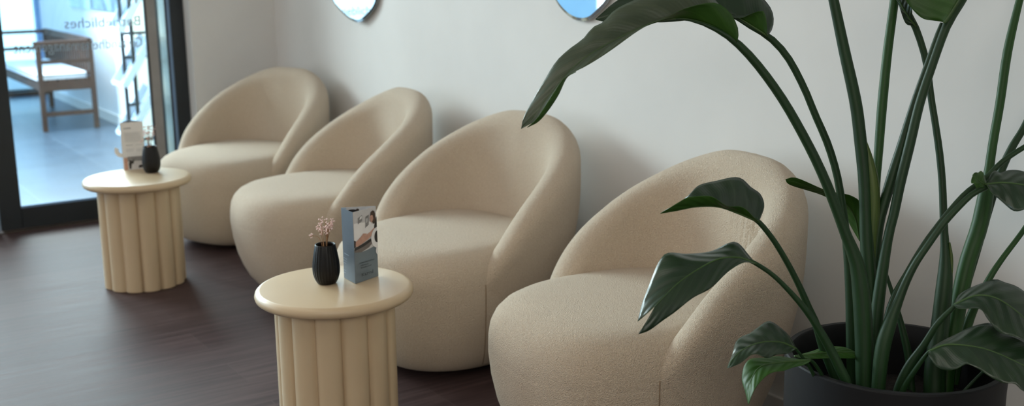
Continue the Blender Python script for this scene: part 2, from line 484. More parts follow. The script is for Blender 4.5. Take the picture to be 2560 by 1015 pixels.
# terrace outside
struct('terrace_floor', nbox(-12.0, -0.03, -9.0, 0.3, -0.08, 0.0), M['tile'])
struct('wall_outside', nbox(-6.3, -0.06, 0.03, 0.2, 0.0, 2.9), M['wall_out'])
struct('wall_grey_panel', nbox(-2.62, -0.06, -0.06, 0.03, 0.0, 2.9), M['grey_panel'])  # grey-green slab in front of the outside wall, behind the narrow pane
struct('baseboard_outside', nbox(-6.3, -2.62, 0.018, 0.03, 0.0, 0.08), M['skirt'])
w2 = bpy.data.objects.new('window_2', None); COL.objects.link(w2); w2.location = (-6.34, -2.0, 0); w2['kind'] = 'structure'
for nm, a in (('post', (-6.38, -6.30, -0.02, 0.06, 0, 2.9)), ('post', (-6.38, -6.30, -2.0, -1.92, 0, 2.9)), ('post', (-6.38, -6.30, -5.0, -4.92, 0, 2.9)), ('sill', (-6.40, -6.28, -5.0, 0.0, 0.0, 0.07)), ('rail', (-6.38, -6.30, -5.0, 0.0, 2.8, 2.9))):
    o = obj(nm, nbox(*a), M['gasket'] if nm == 'post' else M['frame'], w2); o.location = (6.34, 2.0, 0)
o = obj('pane', nbox(-6.345, -6.335, -4.95, 0.0, 0.07, 2.8), M['glass'], w2); o.location = (6.34, 2.0, 0)


struct('wall_mirror_backdrop', nbox(-13.2, -13.0, -24.0, -11.2, 0.0, 3.4), M['backdrop'])  # added wall out of direct view, giving the near mirror its blue reflection


# ------------------------------------------------------------------ armchairs
def interp(x, tab):
    if x <= tab[0][0]: return tab[0][1]
    for (a, b), (c, d) in zip(tab, tab[1:]):
        if x <= c:
            f = (x - a) / (c - a); f = f * f * (3 - 2 * f) * 0.35 + f * 0.65
            return b + (d - b) * f
    return tab[-1][1]


def smoothtab(tab, x):
    n = len(tab); i = 0
    while i < n - 2 and x > tab[i + 1][0]: i += 1
    x0, y0 = tab[i]; x1, y1 = tab[i + 1]; h = x1 - x0
    sl = lambda k: (tab[min(k + 1, n - 1)][1] - tab[max(k - 1, 0)][1]) / (tab[min(k + 1, n - 1)][0] - tab[max(k - 1, 0)][0])
    t = min(1, max(0, (x - x0) / h)); m0, m1 = sl(i) * h, sl(i + 1) * h
    return (2 * t ** 3 - 3 * t * t + 1) * y0 + (t ** 3 - 2 * t * t + t) * m0 + (-2 * t ** 3 + 3 * t * t) * y1 + (t ** 3 - t * t) * m1


PHI = 124.5
RIM = [(0, .829), (20, .822), (40, .782), (60, .718), (80, .640), (98, .550), (112, .444), (121, .365), (PHI, .27)]
TA = [(.03, .262), (.1, .297), (.25, .352), (.42, .392), (.55, .404), (.7, .404), (.83, .40)]
TB = [(.03, .20), (.1, .24), (.25, .305), (.42, .352), (.55, .378), (.7, .384), (.83, .383)]


def foot(phi, z, off, n=2.38):
    A, B = smoothtab(TA, z), smoothtab(TB, z)
    s, c = math.sin(phi), math.cos(phi)
    r = 1 / ((abs(s) / A) ** n + (abs(c) / B) ** n) ** (1 / n)
    return (r - off)


def chair_back(creased):
    bm = bmesh.new(); rows = []
    ANG = [-PHI + 7.0 * (1 - math.cos(PI / 2 * k / 12)) for k in range(12)]
    ANG = ANG + [-(PHI - 7) + 2 * (PHI - 7) * k / 150 for k in range(151)] + [-q for q in reversed(ANG)]
    for ph in ANG:
        a = abs(ph); pr = math.radians(ph)
        T = 0.118 - 0.012 * (a / PHI)
        ef = 1.0
        if a > PHI - 6: ef = math.sqrt(max(0.0, 1 - ((a - (PHI - 6)) / 6) ** 2))
        h = smoothtab(RIM, a)
        rt = 0.072 * (0.45 + 0.55 * ef)
        mid = T / 2; half = T / 2 * max(ef, 0.02)
        sec = []
        zt = h - rt
        for k in range(14):
            z = .03 + (zt - .03) * k / 14; sec.append((z, mid - half))
        for k in range(13):
            q = PI * k / 12; sec.append((zt + rt * math.sin(q), mid - half * math.cos(q)))
        zb = min(.34, zt - .02)
        for k in range(1, 13):
            z = zt + (zb - zt) * k / 12; sec.append((z, mid + half + 0.035 * (zt - z) / 0.4 * ef))
        row = []
        for j, (z, off) in enumerate(sec):
            zz = min(z, .83)
            r = foot(pr, zz, off)
            if creased and 24 <= j:   # soft vertical creases on the inner back, left of the sitter
                w = math.exp(-((ph - creased) / 15) ** 2) * min(1, (j - 24) / 5) * max(0, 1 - abs(z - .65) / .19)
                r += w * 0.0075 * math.sin(math.radians(ph) * 62 + z * 6)
            row.append(bm.verts.new((r * math.sin(pr), r * math.cos(pr), z)))
        rows.append(row)
    for A, B in zip(rows, rows[1:]):
        for k in range(len(A) - 1): bm.faces.new((A[k], A[k + 1], B[k + 1], B[k]))
        bm.faces.new((A[-1], A[0], B[0], B[-1]))
    bm.faces.new(rows[0]); bm.faces.new(list(reversed(rows[-1])))
    return bm


DR = [(.022, .70), (.032, .76), (.05, .815), (.08, .868), (.12, .912), (.17, .952), (.24, .985), (.305, 1.0), (.3180, 1.0), (.3195, .9994), (.3210, 1.0), (.35, .998), (.385, .985), (.413, .955), (.434, .908), (.447, .85), (.455, .77), (.459, .66), (.462, .45), (.464, 0)]


def chair_seat():
    bm = bmesh.new(); rings = []
    A, BF, BB, n = .350, .460, .27, 2.6
    N = 96
    prof = []
    for i in range(len(DR) - 1):
        prof.append(DR[i])
    for z, s in prof:
        ring = []
        for i in range(N):
            a = 2 * PI * i / N; sn, cs = math.sin(a), math.cos(a)
            B = BF if cs < 0 else BB
            r = 1 / ((abs(sn) / A) ** n + (abs(cs) / B) ** n) ** (1 / n)
            # flare: the sides narrow less than the front near the floor
            ring.append(bm.verts.new((r * s * sn, r * s * cs, z)))
        rings.append(ring)
    for P, Q in zip(rings, rings[1:]):
        for i in range(N): bm.faces.new((P[i], P[(i + 1) % N], Q[(i + 1) % N], Q[i]))
    c = bm.verts.new((0, 0, .464))
    for i in range(N): bm.faces.new((rings[-1][i], rings[-1][(i + 1) % N], c))
    bm.faces.new(rings[0])
    return bm


def drum_r(phi, z):
    A, n = .350, 2.6
    sn, cs = math.sin(phi), math.cos(phi)
    B = .460 if cs < 0 else .27
    sc_ = DR[-1][1]
    for (z0, s0), (z1, s1) in zip(DR, DR[1:]):
        if z <= z1: sc_ = s0 + (s1 - s0) * max(0, z - z0) / (z1 - z0); break
    return sc_ / ((abs(sn) / A) ** n + (abs(cs) / B) ** n) ** (1 / n)


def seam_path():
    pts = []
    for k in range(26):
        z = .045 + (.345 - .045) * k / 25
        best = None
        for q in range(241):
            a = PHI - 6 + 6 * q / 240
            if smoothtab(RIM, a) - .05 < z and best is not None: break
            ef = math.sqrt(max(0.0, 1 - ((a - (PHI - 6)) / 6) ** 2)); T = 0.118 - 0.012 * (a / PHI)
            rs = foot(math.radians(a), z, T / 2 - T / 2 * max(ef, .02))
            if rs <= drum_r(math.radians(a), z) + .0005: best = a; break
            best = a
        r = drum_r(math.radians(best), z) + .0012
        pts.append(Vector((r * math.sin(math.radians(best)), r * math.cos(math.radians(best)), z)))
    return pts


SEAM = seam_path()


def make_chair(label, loc, rz, creased=None):
    t = thing('armchair', label, 'armchair', loc, rz, 'cream bouclé armchairs along the wall')
    obj('seat', chair_seat(), M['boucle'], t, smooth=True)
    obj('backrest', chair_back(creased), M['boucle'], t, smooth=True, angle=60)
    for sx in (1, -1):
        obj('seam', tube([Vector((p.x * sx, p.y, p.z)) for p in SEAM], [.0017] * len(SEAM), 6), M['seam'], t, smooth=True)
    obj('swivel_base', lathe([(0, 0), (.22, 0), (.225, .005), (.225, .03), (.21, .034), (0, .034)], 48), M['black'], t)['label'] = 'dark recessed swivel base'
    return t


CH = [((0.843, -0.475, 0), 0, None, 'cream bouclé armchair furthest back, in the corner beside the glass door'),
      ((1.922, -0.475, 0), 0, 30, 'cream bouclé armchair second from the glass door, with creases inside its back'),
      ((2.932, -0.475, 0), 0, None, 'cream bouclé armchair behind the near side table with the blue brochure'),
      ((3.949, -0.475, 0), 0, 30, 'nearest cream bouclé armchair, beside the dark plant pot and partly behind leaves')]
CROT = [22.5, -6.5, 7.7, -9.3]
for (loc, _, cr, lab), rz in zip(CH, CROT):
    make_chair(lab, loc, math.radians(rz), cr)


# ------------------------------------------------------------------ side tables
def make_table(label, loc):
    t = thing('side_table', label, 'side table', loc, 0, 'round fluted side tables')
    obj('tabletop', lathe([(0, .440), (.20, .440), (.215, .442), (.2225, .448), (.225, .457), (.2225, .466), (.216, .4725), (.208, .474), (0, .474)], 96), M['cream'], t, smooth=True, angle=50)
    NF, PH0 = 13, math.radians(19.2)

    def rf(a, r, z):
        u = ((a + PH0) * NF / (2 * PI)) % 1.0
        return r * (1 - 0.15 * (1 - math.sqrt(max(0, 1 - (2 * u - 1) ** 2)) ** 0.8))
    obj('fluted_column', lathe([(0, 0), (.168, 0), (.1725, .004), (.1725, .44), (0, .44)], 240, rf), M['cream'], t, smooth=True, angle=35)
    return t


make_table('cream fluted side table by the glass door, holding a white leaflet', (1.405, -1.185, 0))
make_table('near cream fluted side table, holding a blue brochure', (3.405, -1.195, 0))


# ------------------------------------------------------------------ vases with dried flowers
def make_vase(label, loc):
    NR = 26
    rf = lambda a, r, z: r * (1 - 0.035 * abs(math.sin(a * NR / 2)) * (1 if 0.008 < z < 0.109 else 0.2))
    t = thing('vase', label, 'vase', loc, 0, 'small ribbed black vases')
    o = obj('body', lathe([(0, 0), (.022, 0), (.028, .003), (.034, .014), (.0385, .030), (.0395, .045), (.038, .065), (.034, .09), (.0295, .113), (.0285, .116), (.0262, .115), (.027, .108), (.031, .085), (.034, .05), (.03, .015), (0, .010)], 208, rf), M['vase'], t, smooth=True)
    return t


def make_sprig(label, loc, seed, hh):
    rnd = random.Random(seed)
    t = thing('dried_flower_sprig', label, 'dried flowers', loc, 0, 'dried pink flower sprigs')
    tips = []
    for i in range(9):
        a = rnd.uniform(0, 2 * PI); rad = rnd.uniform(.004, .026); zz = hh * rnd.uniform(.62, 1.0)
        p0 = Vector((.004 * math.cos(i), .004 * math.sin(i), -.08)); p1 = Vector((.006 * math.cos(a), .006 * math.sin(a), .0)); p2 = Vector((rad * math.cos(a), rad * math.sin(a), zz))
        pts = [Vector(v) for v in catmull([tuple(p0), tuple(p1), tuple((p1 + p2) / 2 + Vector((0, 0, .006))), tuple(p2)], 9)]
        obj('stalk', tube(pts, [.0009] * 9, 5), M['stalk'], t, smooth=True); tips.append(pts[-1]); tips.append(pts[-3]); tips.append(pts[-2])
    # one long side sprig to the left
    pts = [Vector(v) for v in catmull([(0, 0, -.05), (-.012, -.008, .01), (-.028, -.018, .022), (-.040, -.026, .018)], 9)]
    obj('stalk', tube(pts, [.0008] * 9, 5), M['stalk'], t, smooth=True); tips += [pts[-1], pts[-2]]
    proto = None
    for k, tp in enumerate(tips):
        for q in range(4):
            off = Vector((rnd.uniform(-1, 1), rnd.uniform(-1, 1), rnd.uniform(-.6, .8))) * .0075
            if proto is None:
                bm = bmesh.new(); bmesh.ops.create_icosphere(bm, subdivisions=2, radius=.0024)
                for v in bm.verts:
                    n = v.co.normalized(); an = math.atan2(n.y, n.x)
                    v.co *= 0.8 + 0.28 * abs(math.sin(an * 2.5)); v.co.z *= 0.7
                proto = obj('blossom', bm, M['blossom'], t, smooth=True); c = proto
            else:
                c = proto.copy(); COL.objects.link(c); c.parent = t
            c.location = tp + off; c.rotation_euler = (rnd.uniform(0, 3), rnd.uniform(0, 3), rnd.uniform(0, 3)); s = rnd.uniform(.75, 1.3); c.scale = (s, s, s)
    return t


V1 = Vector((3.372, -1.203, .4745)); V2 = Vector((1.352, -1.105, .4745))
make_vase('ribbed black vase on the near side table, left of the blue brochure', V1)
make_vase('ribbed black vase on the side table by the glass door', V2)
make_sprig('dried pink flowers in the black vase on the near side table', V1 + Vector((0, 0, .115)), 3, .075)
make_sprig('dried pink flowers in the black vase by the glass door', V2 + Vector((0, 0, .115)), 5, .095)


# ------------------------------------------------------------------ standing three-sided brochures
def panel(name, parent, p0, p1, H, th, out, layers, base):
    """a card panel from p0 to p1, height H; 'out' is the outside normal; layers are (material, polygon in uv) printed on it"""
    bm = bmesh.new(); mats = [base]; d = p1 - p0; idx = {base.name: 0}
    f = lambda u, v, w: p0 + d * u + Vector((0, 0, H * v)) + out * w
    poly_prism(bm, [(0, 0), (1, 0), (1, 1), (0, 1)], f, -th, 0)
    for k, (m, poly) in enumerate(layers):
        if m.name not in idx: idx[m.name] = len(mats); mats.append(m)
        z = 0.00012 * (k + 1)
        face = bm.faces.new([bm.verts.new(f(u, v, z)) for u, v in poly]); face.material_index = idx[m.name]
        face.normal_update()
        if face.normal.dot(out) < 0: face.normal_flip()
    return obj(name, bm, mats, parent, keep=True)


def ell(cu, cv, ru, rv, n=20, a0=0, a1=2 * PI, umax=1.0, rot=0.0):
    out = []
    for i in range(n):
        a = a0 + (a1 - a0) * i / n
        x, y = ru * math.cos(a), rv * math.sin(a)
        out.append((max(0.0, min(umax, cu + x * math.cos(rot) - y * math.sin(rot))), min(1, cv + x * math.sin(rot) + y * math.cos(rot))))
    return out


def strokes(u0, u1, v, h, n=1, slant=0.0):
    """one printed text line as a row of letter-like dashes"""
    out = []; rnd = random.Random(int(u0 * 1000 + v * 977)); u = u0
    while u < u1:
        w = rnd.uniform(.012, .03); hh = h * rnd.choice((.65, .65, .65, 1.0)); e = min(u + w, u1)
        out.append([(u, v), (e, v), (e, v + hh), (u, v + hh)]); u = e + .008
    return out


def R(u0, u1, v0, v1): return [(u0, v0), (u1, v0), (u1, v1), (u0, v1)]


def make_brochure(label, pf, pr, pl, H, front, side, back):
    """pf: front corner, pr: right corner, pl: left corner, all on the table top"""
    t = thing('brochure', label, 'brochure', (pf + pr + pl) / 3, 0, 'three-sided standing brochures')
    c = t.location.copy(); pf, pr, pl = pf - c, pr - c, pl - c

    def nrm(a, b):
        n = Vector((b.y - a.y, a.x - b.x, 0)).normalized()
        return n if n.dot((a + b) / 2) > 0 else -n
    th = .0006
    panel('front_panel', t, pf, pr, H, th, nrm(pf, pr), front[1], front[0])
    panel('side_panel', t, pl, pf, H, th, nrm(pl, pf), side[1], side[0])
    panel('back_panel', t, pl, pr, H, th, -nrm(pl, pr), back[1], back[0])
    return t


front = [(M['ph_wall'], [(0, .44), (.3, .415), (.6, .425), (1, .455), (1, 1), (0, 1)]),
         (M['ph_white'], [(.02, .56), (.3, .62), (.55, .62), (.8, .7), (.82, .8), (.02, .84)]),
         (M['ph_grey'], [(.20, .815), (.39, .845), (.39, .93), (.20, .90)]),
         (M['ph_white'], [(.27, .87), (.37, .885), (.37, .92), (.3, .905)]),
         (M['ph_grey'], [(.50, .735), (.66, .77), (.68, .91), (.52, .89)]),
         (M['ph_wall'], [(.55, .80), (.60, .81), (.62, .87), (.56, .86)]),
         (M['ph_sofa'], [(0, .44), (.3, .415), (.62, .45), (.80, .50), (.74, .56), (.4, .50), (0, .48)]),
         (M['ph_dark'], [(0.01, .46), (.4, .485), (.74, .53), (.72, .57), (.4, .53), (.02, .50)]),
         (M['ph_dark'], [(0, .50), (.07, .51), (.08, .59), (0, .61)]),
         (M['ph_white'], [(.62, .66), (.85, .80), (.98, .72), (.98, .58), (.8, .57)]),
         (M['ph_skin'], [(.92, .72), (.70, .665), (.51, .635), (.40, .66), (.18, .605), (.07, .58), (.05, .52), (.16, .51), (.36, .535), (.60, .57), (.78, .61), (.97, .66)]),
         (M['ph_skin'], [(.20, .60), (.40, .67), (.55, .655), (.53, .62), (.34, .59)]),
         (M['ph_dark'], [(.87, .71), (1, .66), (1, .86), (.92, .80)]),
         (M['ph_skin'], ell(.79, .855, .085, .065)),
         (M['ph_hair'], [(.72, .885), (.75, .935), (.82, .955), (.90, .945), (.935, .90), (.94, .82), (.89, .765), (.83, .765), (.80, .80), (.855, .835), (.83, .885), (.78, .895)]),
         (M['ph_white'], ell(1.0, .56, .27, .145, 40)[0:40]),
         (M['ph_dark'], ell(1.0, .572, .135, .085, 30)),
         (M['ph_white'], ell(1.0, .375, .09, .06, 24))]
for u0, u1, v in ((.19, .80, .262), (.19, .52, .232), (.19, .62, .200)):
    front += [(M['blueink'], [(a, b + (a - u0) * 0.0) for a, b in q]) for q in strokes(u0, u1, v, .016)]
# the word mark near the foot
for q in ([(.19, .09), (.22, .09), (.22, .135), (.19, .135)], [(.22, .11), (.28, .088), (.30, .092), (.24, .113)], [(.22, .112), (.28, .135), (.30, .132), (.24, .11)],
          R(.32, .40, .09, .10), R(.32, .345, .09, .122), R(.32, .40, .115, .122), R(.42, .445, .09, .122), R(.445, .48, .112, .122), R(.50, .52, .09, .122), R(.52, .57, .113, .122), R(.56, .58, .09, .122),
          R(.60, .66, .09, .099), R(.60, .62, .09, .122), R(.60, .66, .114, .122), R(.645, .67, .09, .145)):
    front.append((M['blueink'], q))
side = [(M['bluepale'], q) for q in strokes(.1, .55, .36, .012)] + [(M['bluepale'], q) for vv in (.30, .27, .24, .14, .11) for q in strokes(.1, .42, vv, .006)]
back = [(M['ph_wall'], R(0.02, .98, .3, 1)), (M['ph_dark'], ell(.32, .945, .14, .022)), (M['ph_hair'], ell(.47, .952, .05, .024)), (M['bluepale'], R(.02, .14, .93, 1))]
Z = .4745
make_brochure('blue three-sided brochure with a photo, on the near side table', Vector((3.429, -1.140, Z)), Vector((3.394, -1.049, Z)), Vector((3.352, -1.139, Z)), .21,
              (M['blue'], front), (M['blue2'], side), (M['paper'], back))
far = [(M['ink'], q) for q in strokes(.14, .46, .865, .022)] + [(M['inklight'], q) for i in range(9) for q in strokes(.14, .86, .775 - i * .021, .011)]
far += [(M['ink'], q) for q in strokes(.14, .46, .53, .012)] + [(M['inklight'], q) for q in strokes(.6, .9, .53, .012)] + [(M['inklight'], q) for i in range(3) for q in strokes(.14, .5 - i * .03, .45 - i * .022, .011)] + [(M['inklight'], q) for i in range(3) for q in strokes(.6, .85, .45 - i * .022, .011)]
far += [(M['ph_wall'], R(0, 1, 0.02, .30)), (M['ph_skin'], R(0, .16, .02, .28)), (M['ph_grey'], R(.16, 1, .20, .30)), (M['ph_dark'], [(.22, .04), (.30, .04), (.33, .14), (.42, .15), (.46, .24), (.36, .20), (.26, .23), (.2, .15)]), (M['ph_dark'], [(.62, .05), (1, .06), (1, .20), (.84, .18), (.8, .12), (.64, .10)])]
wb = make_brochure('white three-sided leaflet with printed text, on the side table by the glass door', Vector((1.215, -1.19, Z)), Vector((1.228, -1.095, Z)), Vector((1.14, -1.13, Z)), .21,
              (M['paper'], far), (M['blue'], []), (M['blue'], []))
q0 = Vector((1.215, -1.19, 0)); q1 = Vector((1.228, -1.095, 0)); qd = q1 - q0; qn = Vector((qd.y, -qd.x, 0)).normalized()
bm = bmesh.new()
ring = [(.33 * math.cos(PI * (.85 + .65 * k / 20)), .42 + .155 * math.sin(PI * (.85 + .65 * k / 20))) for k in range(21)] + [(.15 * math.cos(PI * (1.5 - .65 * k / 20)), .42 + .07 * math.sin(PI * (1.5 - .65 * k / 20))) for k in range(21)]
poly_prism(bm, ring, lambda u, v, w: Vector((q0.x, q0.y, Z)) - wb.location + qd * u + Vector((0, 0, .21 * v)) - qn * (w + .0006), .0006)
obj('die_cut_ring', bm, M['paper'], wb)



# ------------------------------------------------------------------ wall mirrors
def make_mirror(label, x, z, outline, rz=0.0):
    t = thing('mirror', label, 'mirror', (x, -abs(rz) * .21, z), rz, 'pebble-shaped wall mirrors')
    P = catmull([tuple(p) for p in outline] + [tuple(outline[0])], 73)[:-1]
    c = sum(P) / len(P)
    shrink = lambda p, k: c + (p - c) * (1 - k)

    def rings(defs, capend=True):
        bm = bmesh.new(); rs = [[bm.verts.new((shrink(p, k)[0], y, shrink(p, k)[1])) for p in P] for k, y in defs]
        for A, B in zip(rs, rs[1:]):
            for i in range(len(A)): bm.faces.new((A[i], A[(i + 1) % len(A)], B[(i + 1) % len(A)], B[i]))
        bm.faces.new(rs[0]); bm.faces.new(rs[-1]); return bm
    obj('backing', rings([(.10, 0.0), (.10, -.014)]), M['mirror_back'], t)
    obj('bevel', rings([(0.0, -.014), (0.0, -.0165), (.05, -.0205), (.05, -.014)]), M['bevel'], t, smooth=True, angle=20)
    obj('glass', rings([(.049, -.0142), (.049, -.0207)]), M['mirror'], t)
    return t


make_mirror('small pebble-shaped wall mirror above the two far armchairs', 1.245, 1.077,
            [(0, 0), (.05, .008), (.14, .053), (.193, .108), (.22, .22), (.20, .36), (.12, .47), (0, .50), (-.14, .46), (-.25, .34), (-.27, .20), (-.225, .10), (-.175, .062), (-.08, .017)], math.radians(4.8))
make_mirror('pebble-shaped wall mirror partly behind the big leaf', 3.03, 1.156,
            [(0, 0), (.043, .009), (.10, .043), (.143, .078), (.19, .16), (.19, .30), (.12, .42), (0, .46), (-.13, .42), (-.22, .30), (-.215, .14), (-.168, .070), (-.136, .042), (-.087, .015), (-.04, .002)])


# ------------------------------------------------------------------ bench and stand on the terrace
b = thing('bench', 'weathered wooden slatted bench against the terrace wall outside', 'bench', (-4.3, -0.36, 0))


def bpart(name, p0, p1, w, h, parent=b, m='teak'):
    o = obj(name, beam(bmesh.new(), Vector(p0) - Vector((-4.3, -.36, 0)), Vector(p1) - Vector((-4.3, -.36, 0)), w, h), M[m], parent); return o


XN, XF, YF, YB = -3.51, -5.2, -.575, -.165
for X in (XN, XF):
    bpart('leg', (X, YF, 0), (X, YF, .71), .038, .038); bpart('leg', (X, YB, 0), (X, YB, .74), .038, .038)
    bpart('armrest', (X, YF - .03, .725), (X, YB + .02, .725), .06, .03)
    bpart('side_rail', (X, YF, .57), (X, YB, .57), .025, .03)
    bpart('stretcher', (X, YF, .142), (X, YB, .142), .03, .035)
    bpart('apron', (X, YF, .37), (X, YB, .37), .03, .075)
bpart('apron', (XN, YF, .37), (XF, YF, .37), .03, .06)
bpart('apron', (XN, YB, .37), (XF, YB, .37), .03, .06)
bpart('top_rail', (XN, YB, .725), (XF, YB, .725), .035, .05)
bpart('lower_back_rail', (XN, YB, .46), (XF, YB, .46), .03, .04)
for k in range(19):
    X = XN - .07 - k * .086; bpart('back_slat', (X, YB, .46), (X, YB, .71), .034, .012)
for k in range(6):
    Y = YF + .02 + k * .074; bpart('seat_slat', (XN + .0, Y, .412), (XF, Y, .412), .062, .02)
bm = nbox(XN - .05, XF + .05, YF - .01, YB - .04, .4235, .463, bev=.012)
setp(obj('seat_pad', bm, M['cushion'], smooth=False), 'long pale seat pad lying on the wooden bench', 'cushion')

s = thing('leaflet_stand', 'black metal leaflet stand with tilted clear acrylic trays outside the glass door', 'leaflet stand', (-1.9, -.2, 0))


def spart(name, bm, m): o = obj(name, bm, m, s); o.location = (1.9, .2, 0); return o


for (X, Y) in ((-1.99, -.30), (-1.74, -.30), (-1.99, -.12), (-1.74, -.12)):
    spart('post', beam(bmesh.new(), (X, Y, 0), (X, Y, 1.5), .022, .022), M['blackmetal'])
for z in (.10, .36, .70, .87, 1.2, 1.48):
    spart('cross_bar', beam(bmesh.new(), (-1.99, -.12, z), (-1.74, -.12, z), .014, .02), M['blackmetal'])
    spart('side_bar', beam(bmesh.new(), (-1.99, -.30, z), (-1.99, -.12, z), .014, .02), M['blackmetal'])
for zb in (.16, .52, .90):
    t0 = bmesh.new()
    y0, y1, z0, z1 = -.35, -.13, zb, zb + .335
    for Xa, Xb in ((-2.0, -1.72),):
        beam(t0, ((Xa + Xb) / 2, y0, z0), ((Xa + Xb) / 2, y1, z1), Xb - Xa, .004, up=Vector((0, -1, 1)))
        beam(t0, ((Xa + Xb) / 2, y0 - .04, z0 + .03), ((Xa + Xb) / 2, y0, z0), Xb - Xa, .004, up=Vector((0, 1, 1)))
    tr = spart('acrylic_tray', t0, M['acrylic'])
    for X in (-2.0, -1.72):
        e = beam(bmesh.new(), (X, y0 - .03, z0 + .0), (X, y1 - .03, z1 + .0), .006, .045, up=Vector((0, -1, 1)))
        spart('tray_edge', e, M['acedge'])
    spart('tray_lip', beam(bmesh.new(), (-2.0, y0 - .04, z0 + .012), (-1.72, y0 - .04, z0 + .012), .006, .03), M['acedge'])
setp(obj('wall_picture', nbox(-4.11, -2.95, .012, .03, .965, 1.55), M['pic']), 'dark framed picture on the terrace wall above the bench', 'picture')
setp(obj('wall_notice', nbox(-4.88, -4.14, .018, .03, .955, 1.5), M['pic2']), 'pale blue notice on the terrace wall left of the dark picture', 'notice')


# ------------------------------------------------------------------ planter and bird-of-paradise plant
PC = Vector((4.742, -0.452, 0)); PR = 0.238; PH = 0.507
t = thing('planter', 'large round charcoal planter standing beside the nearest armchair', 'planter', PC)
obj('pot', lathe([(0, 0), (PR - .010, 0), (PR - .004, .006), (PR - .002, PH - .05), (PR, PH - .012), (PR, PH - .003), (PR - .003, PH), (PR - .014, PH), (PR - .017, PH - .004), (PR - .019, PH - .05), (PR - .022, .30), (0, .29)], 128), M['pot'], t, smooth=True, angle=40)
sb = lathe([(0, .395), (.06, .397), (.12, .392), (.18, .388), (PR - .023, .385), (PR - .023, .36), (0, .35)], 64)
for v in sb.verts:
    if v.co.z > .38: v.co.z += random.uniform(-.005, .005)
obj('soil', sb, M['soil'], t, smooth=True)

plant = thing('bird_of_paradise_plant', 'tall dark green plant with paddle leaves growing in the charcoal planter', 'plant', PC + Vector((0, 0, .39)))
PO = plant.location.copy()


def stem(name, pts, ta, tb, m='stem', n=34):
    """pts: (x, y, width) along the stem in photo units; ta/tb: distance at the first and last point"""
    S = catmull(pts, n)
    P, Rr = [], []
    for i, q in enumerate(S):
        tt = ta + (tb - ta) * i / (n - 1)
        P.append(at(q[0], q[1], tt) - PO); Rr.append(max(.0012, q[2] / 2 * tt / FPX))
    return obj(name, tube(P, Rr, 14), M[m], plant, smooth=True, angle=80)


B = 1002
stem('leaf_stalk', [(1690, 47, 3), (1740, 54, 7), (1797, 77, 14), (1845, 110, 20), (1900, 170, 22), (1961, 256, 23), (2019, 359, 24), (2058, 440, 25), (2088, 515, 26), (2116, 590, 28), (2141, 655, 36), (2153, 733, 43), (2160, 843, 45), (2161, 952, 42), (2162, B, 40)], 2.36, 2.46)
stem('leaf_stalk', [(1790, 22, 3), (1840, 46, 7), (1885, 72, 13), (1922, 92, 17), (1967, 140, 18), (2008, 215, 18), (2038, 287, 18), (2069, 359, 19), (2092, 435, 19), (2105, 512, 20), (2114, 580, 21), (2121, 650, 23), (2126, 740, 25), (2128, 830, 26), (2130, 960, 26)], 2.50, 2.60)
stem('leaf_stalk', [(2070, -60, 24), (2084, 0, 25), (2111, 128, 28), (2139, 256, 30), (2152, 359, 31), (2161, 440, 32), (2164, 512, 32), (2166, 580, 33), (2171, 660, 36), (2180, 760, 38), (2186, 860, 40), (2188, 960, 40)], 2.46, 2.53)
stem('sheath', [(2164, 350, 4), (2172, 395, 20), (2180, 450, 32), (2183, 520, 34), (2180, 600, 28), (2180, 690, 22), (2184, 800, 20), (2188, 960, 20)], 2.485, 2.54, 'sheath')
stem('leaf_stalk', [(2241, -60, 22), (2236, 0, 22), (2219, 128, 23), (2206, 256, 24), (2196, 384, 22), (2190, 470, 20), (2188, 600, 20), (2190, 780, 24), (2194, 960, 26)], 2.58, 2.58, 'stem2')
stem('leaf_stalk', [(2452, -120, 14), (2420, -30, 24), (2393, 15, 27), (2366, 66, 22), (2334, 154, 21), (2300, 256, 23), (2275, 359, 25), (2250, 461, 25), (2236, 530, 24), (2221, 590, 24), (2206, 679, 28), (2192, 790, 32), (2186, 900, 34), (2184, 980, 34)], 2.42, 2.50)
stem('leaf_stalk', [(2356, 58, 12), (2344, 90, 15), (2318, 165, 17), (2286, 256, 18), (2256, 359, 24), (2231, 440, 27), (2213, 500, 26), (2197, 560, 26), (2188, 640, 26), (2184, 740, 26), (2186, 960, 26)], 2.46, 2.54)
stem('leaf_stalk', [(2230, -45, 10), (2256, 12, 16), (2284, 58, 17), (2305, 115, 17), (2318, 169, 17), (2328, 246, 17), (2338, 307, 17), (2349, 384, 18), (2356, 461, 18), (2359, 542, 19), (2362, 602, 20), (2364, 660, 32), (2359, 733, 41), (2350, 815, 44), (2338, 920, 52), (2336, B, 54)], 2.56, 2.56)
stem('sheath', [(2374, 606, 4), (2378, 650, 10), (2374, 710, 10), (2366, 790, 10), (2360, 850, 10)], 2.55, 2.56, 'sheath')
stem('leaf_stalk', [(2566, -60, 18), (2549, 0, 18), (2519, 128, 22), (2500, 256, 22), (2482, 359, 22), (2472, 430, 24), (2464, 490, 38), (2448, 568, 41), (2420, 650, 40), (2402, 730, 41), (2382, 840, 40), (2366, 940, 40), (2362, B, 40)], 2.58, 2.58, 'stem2')
stem('leaf_stalk', [(2600, 230, 15), (2560, 318, 17), (2532, 365, 19), (2508, 415, 20), (2488, 470, 20), (2468, 540, 18), (2440, 640, 16), (2410, 740, 16)], 2.60, 2.62)
stem('leaf_stalk', [(2480, 461, 10), (2462, 470, 13), (2433, 484, 15), (2403, 511, 16), (2359, 559, 17), (2318, 616, 17), (2290, 657, 18), (2267, 701, 20), (2245, 755, 24), (2224, 810, 34), (2209, 860, 38), (2200, 920, 36), (2194, B, 32)], 2.36, 2.42)
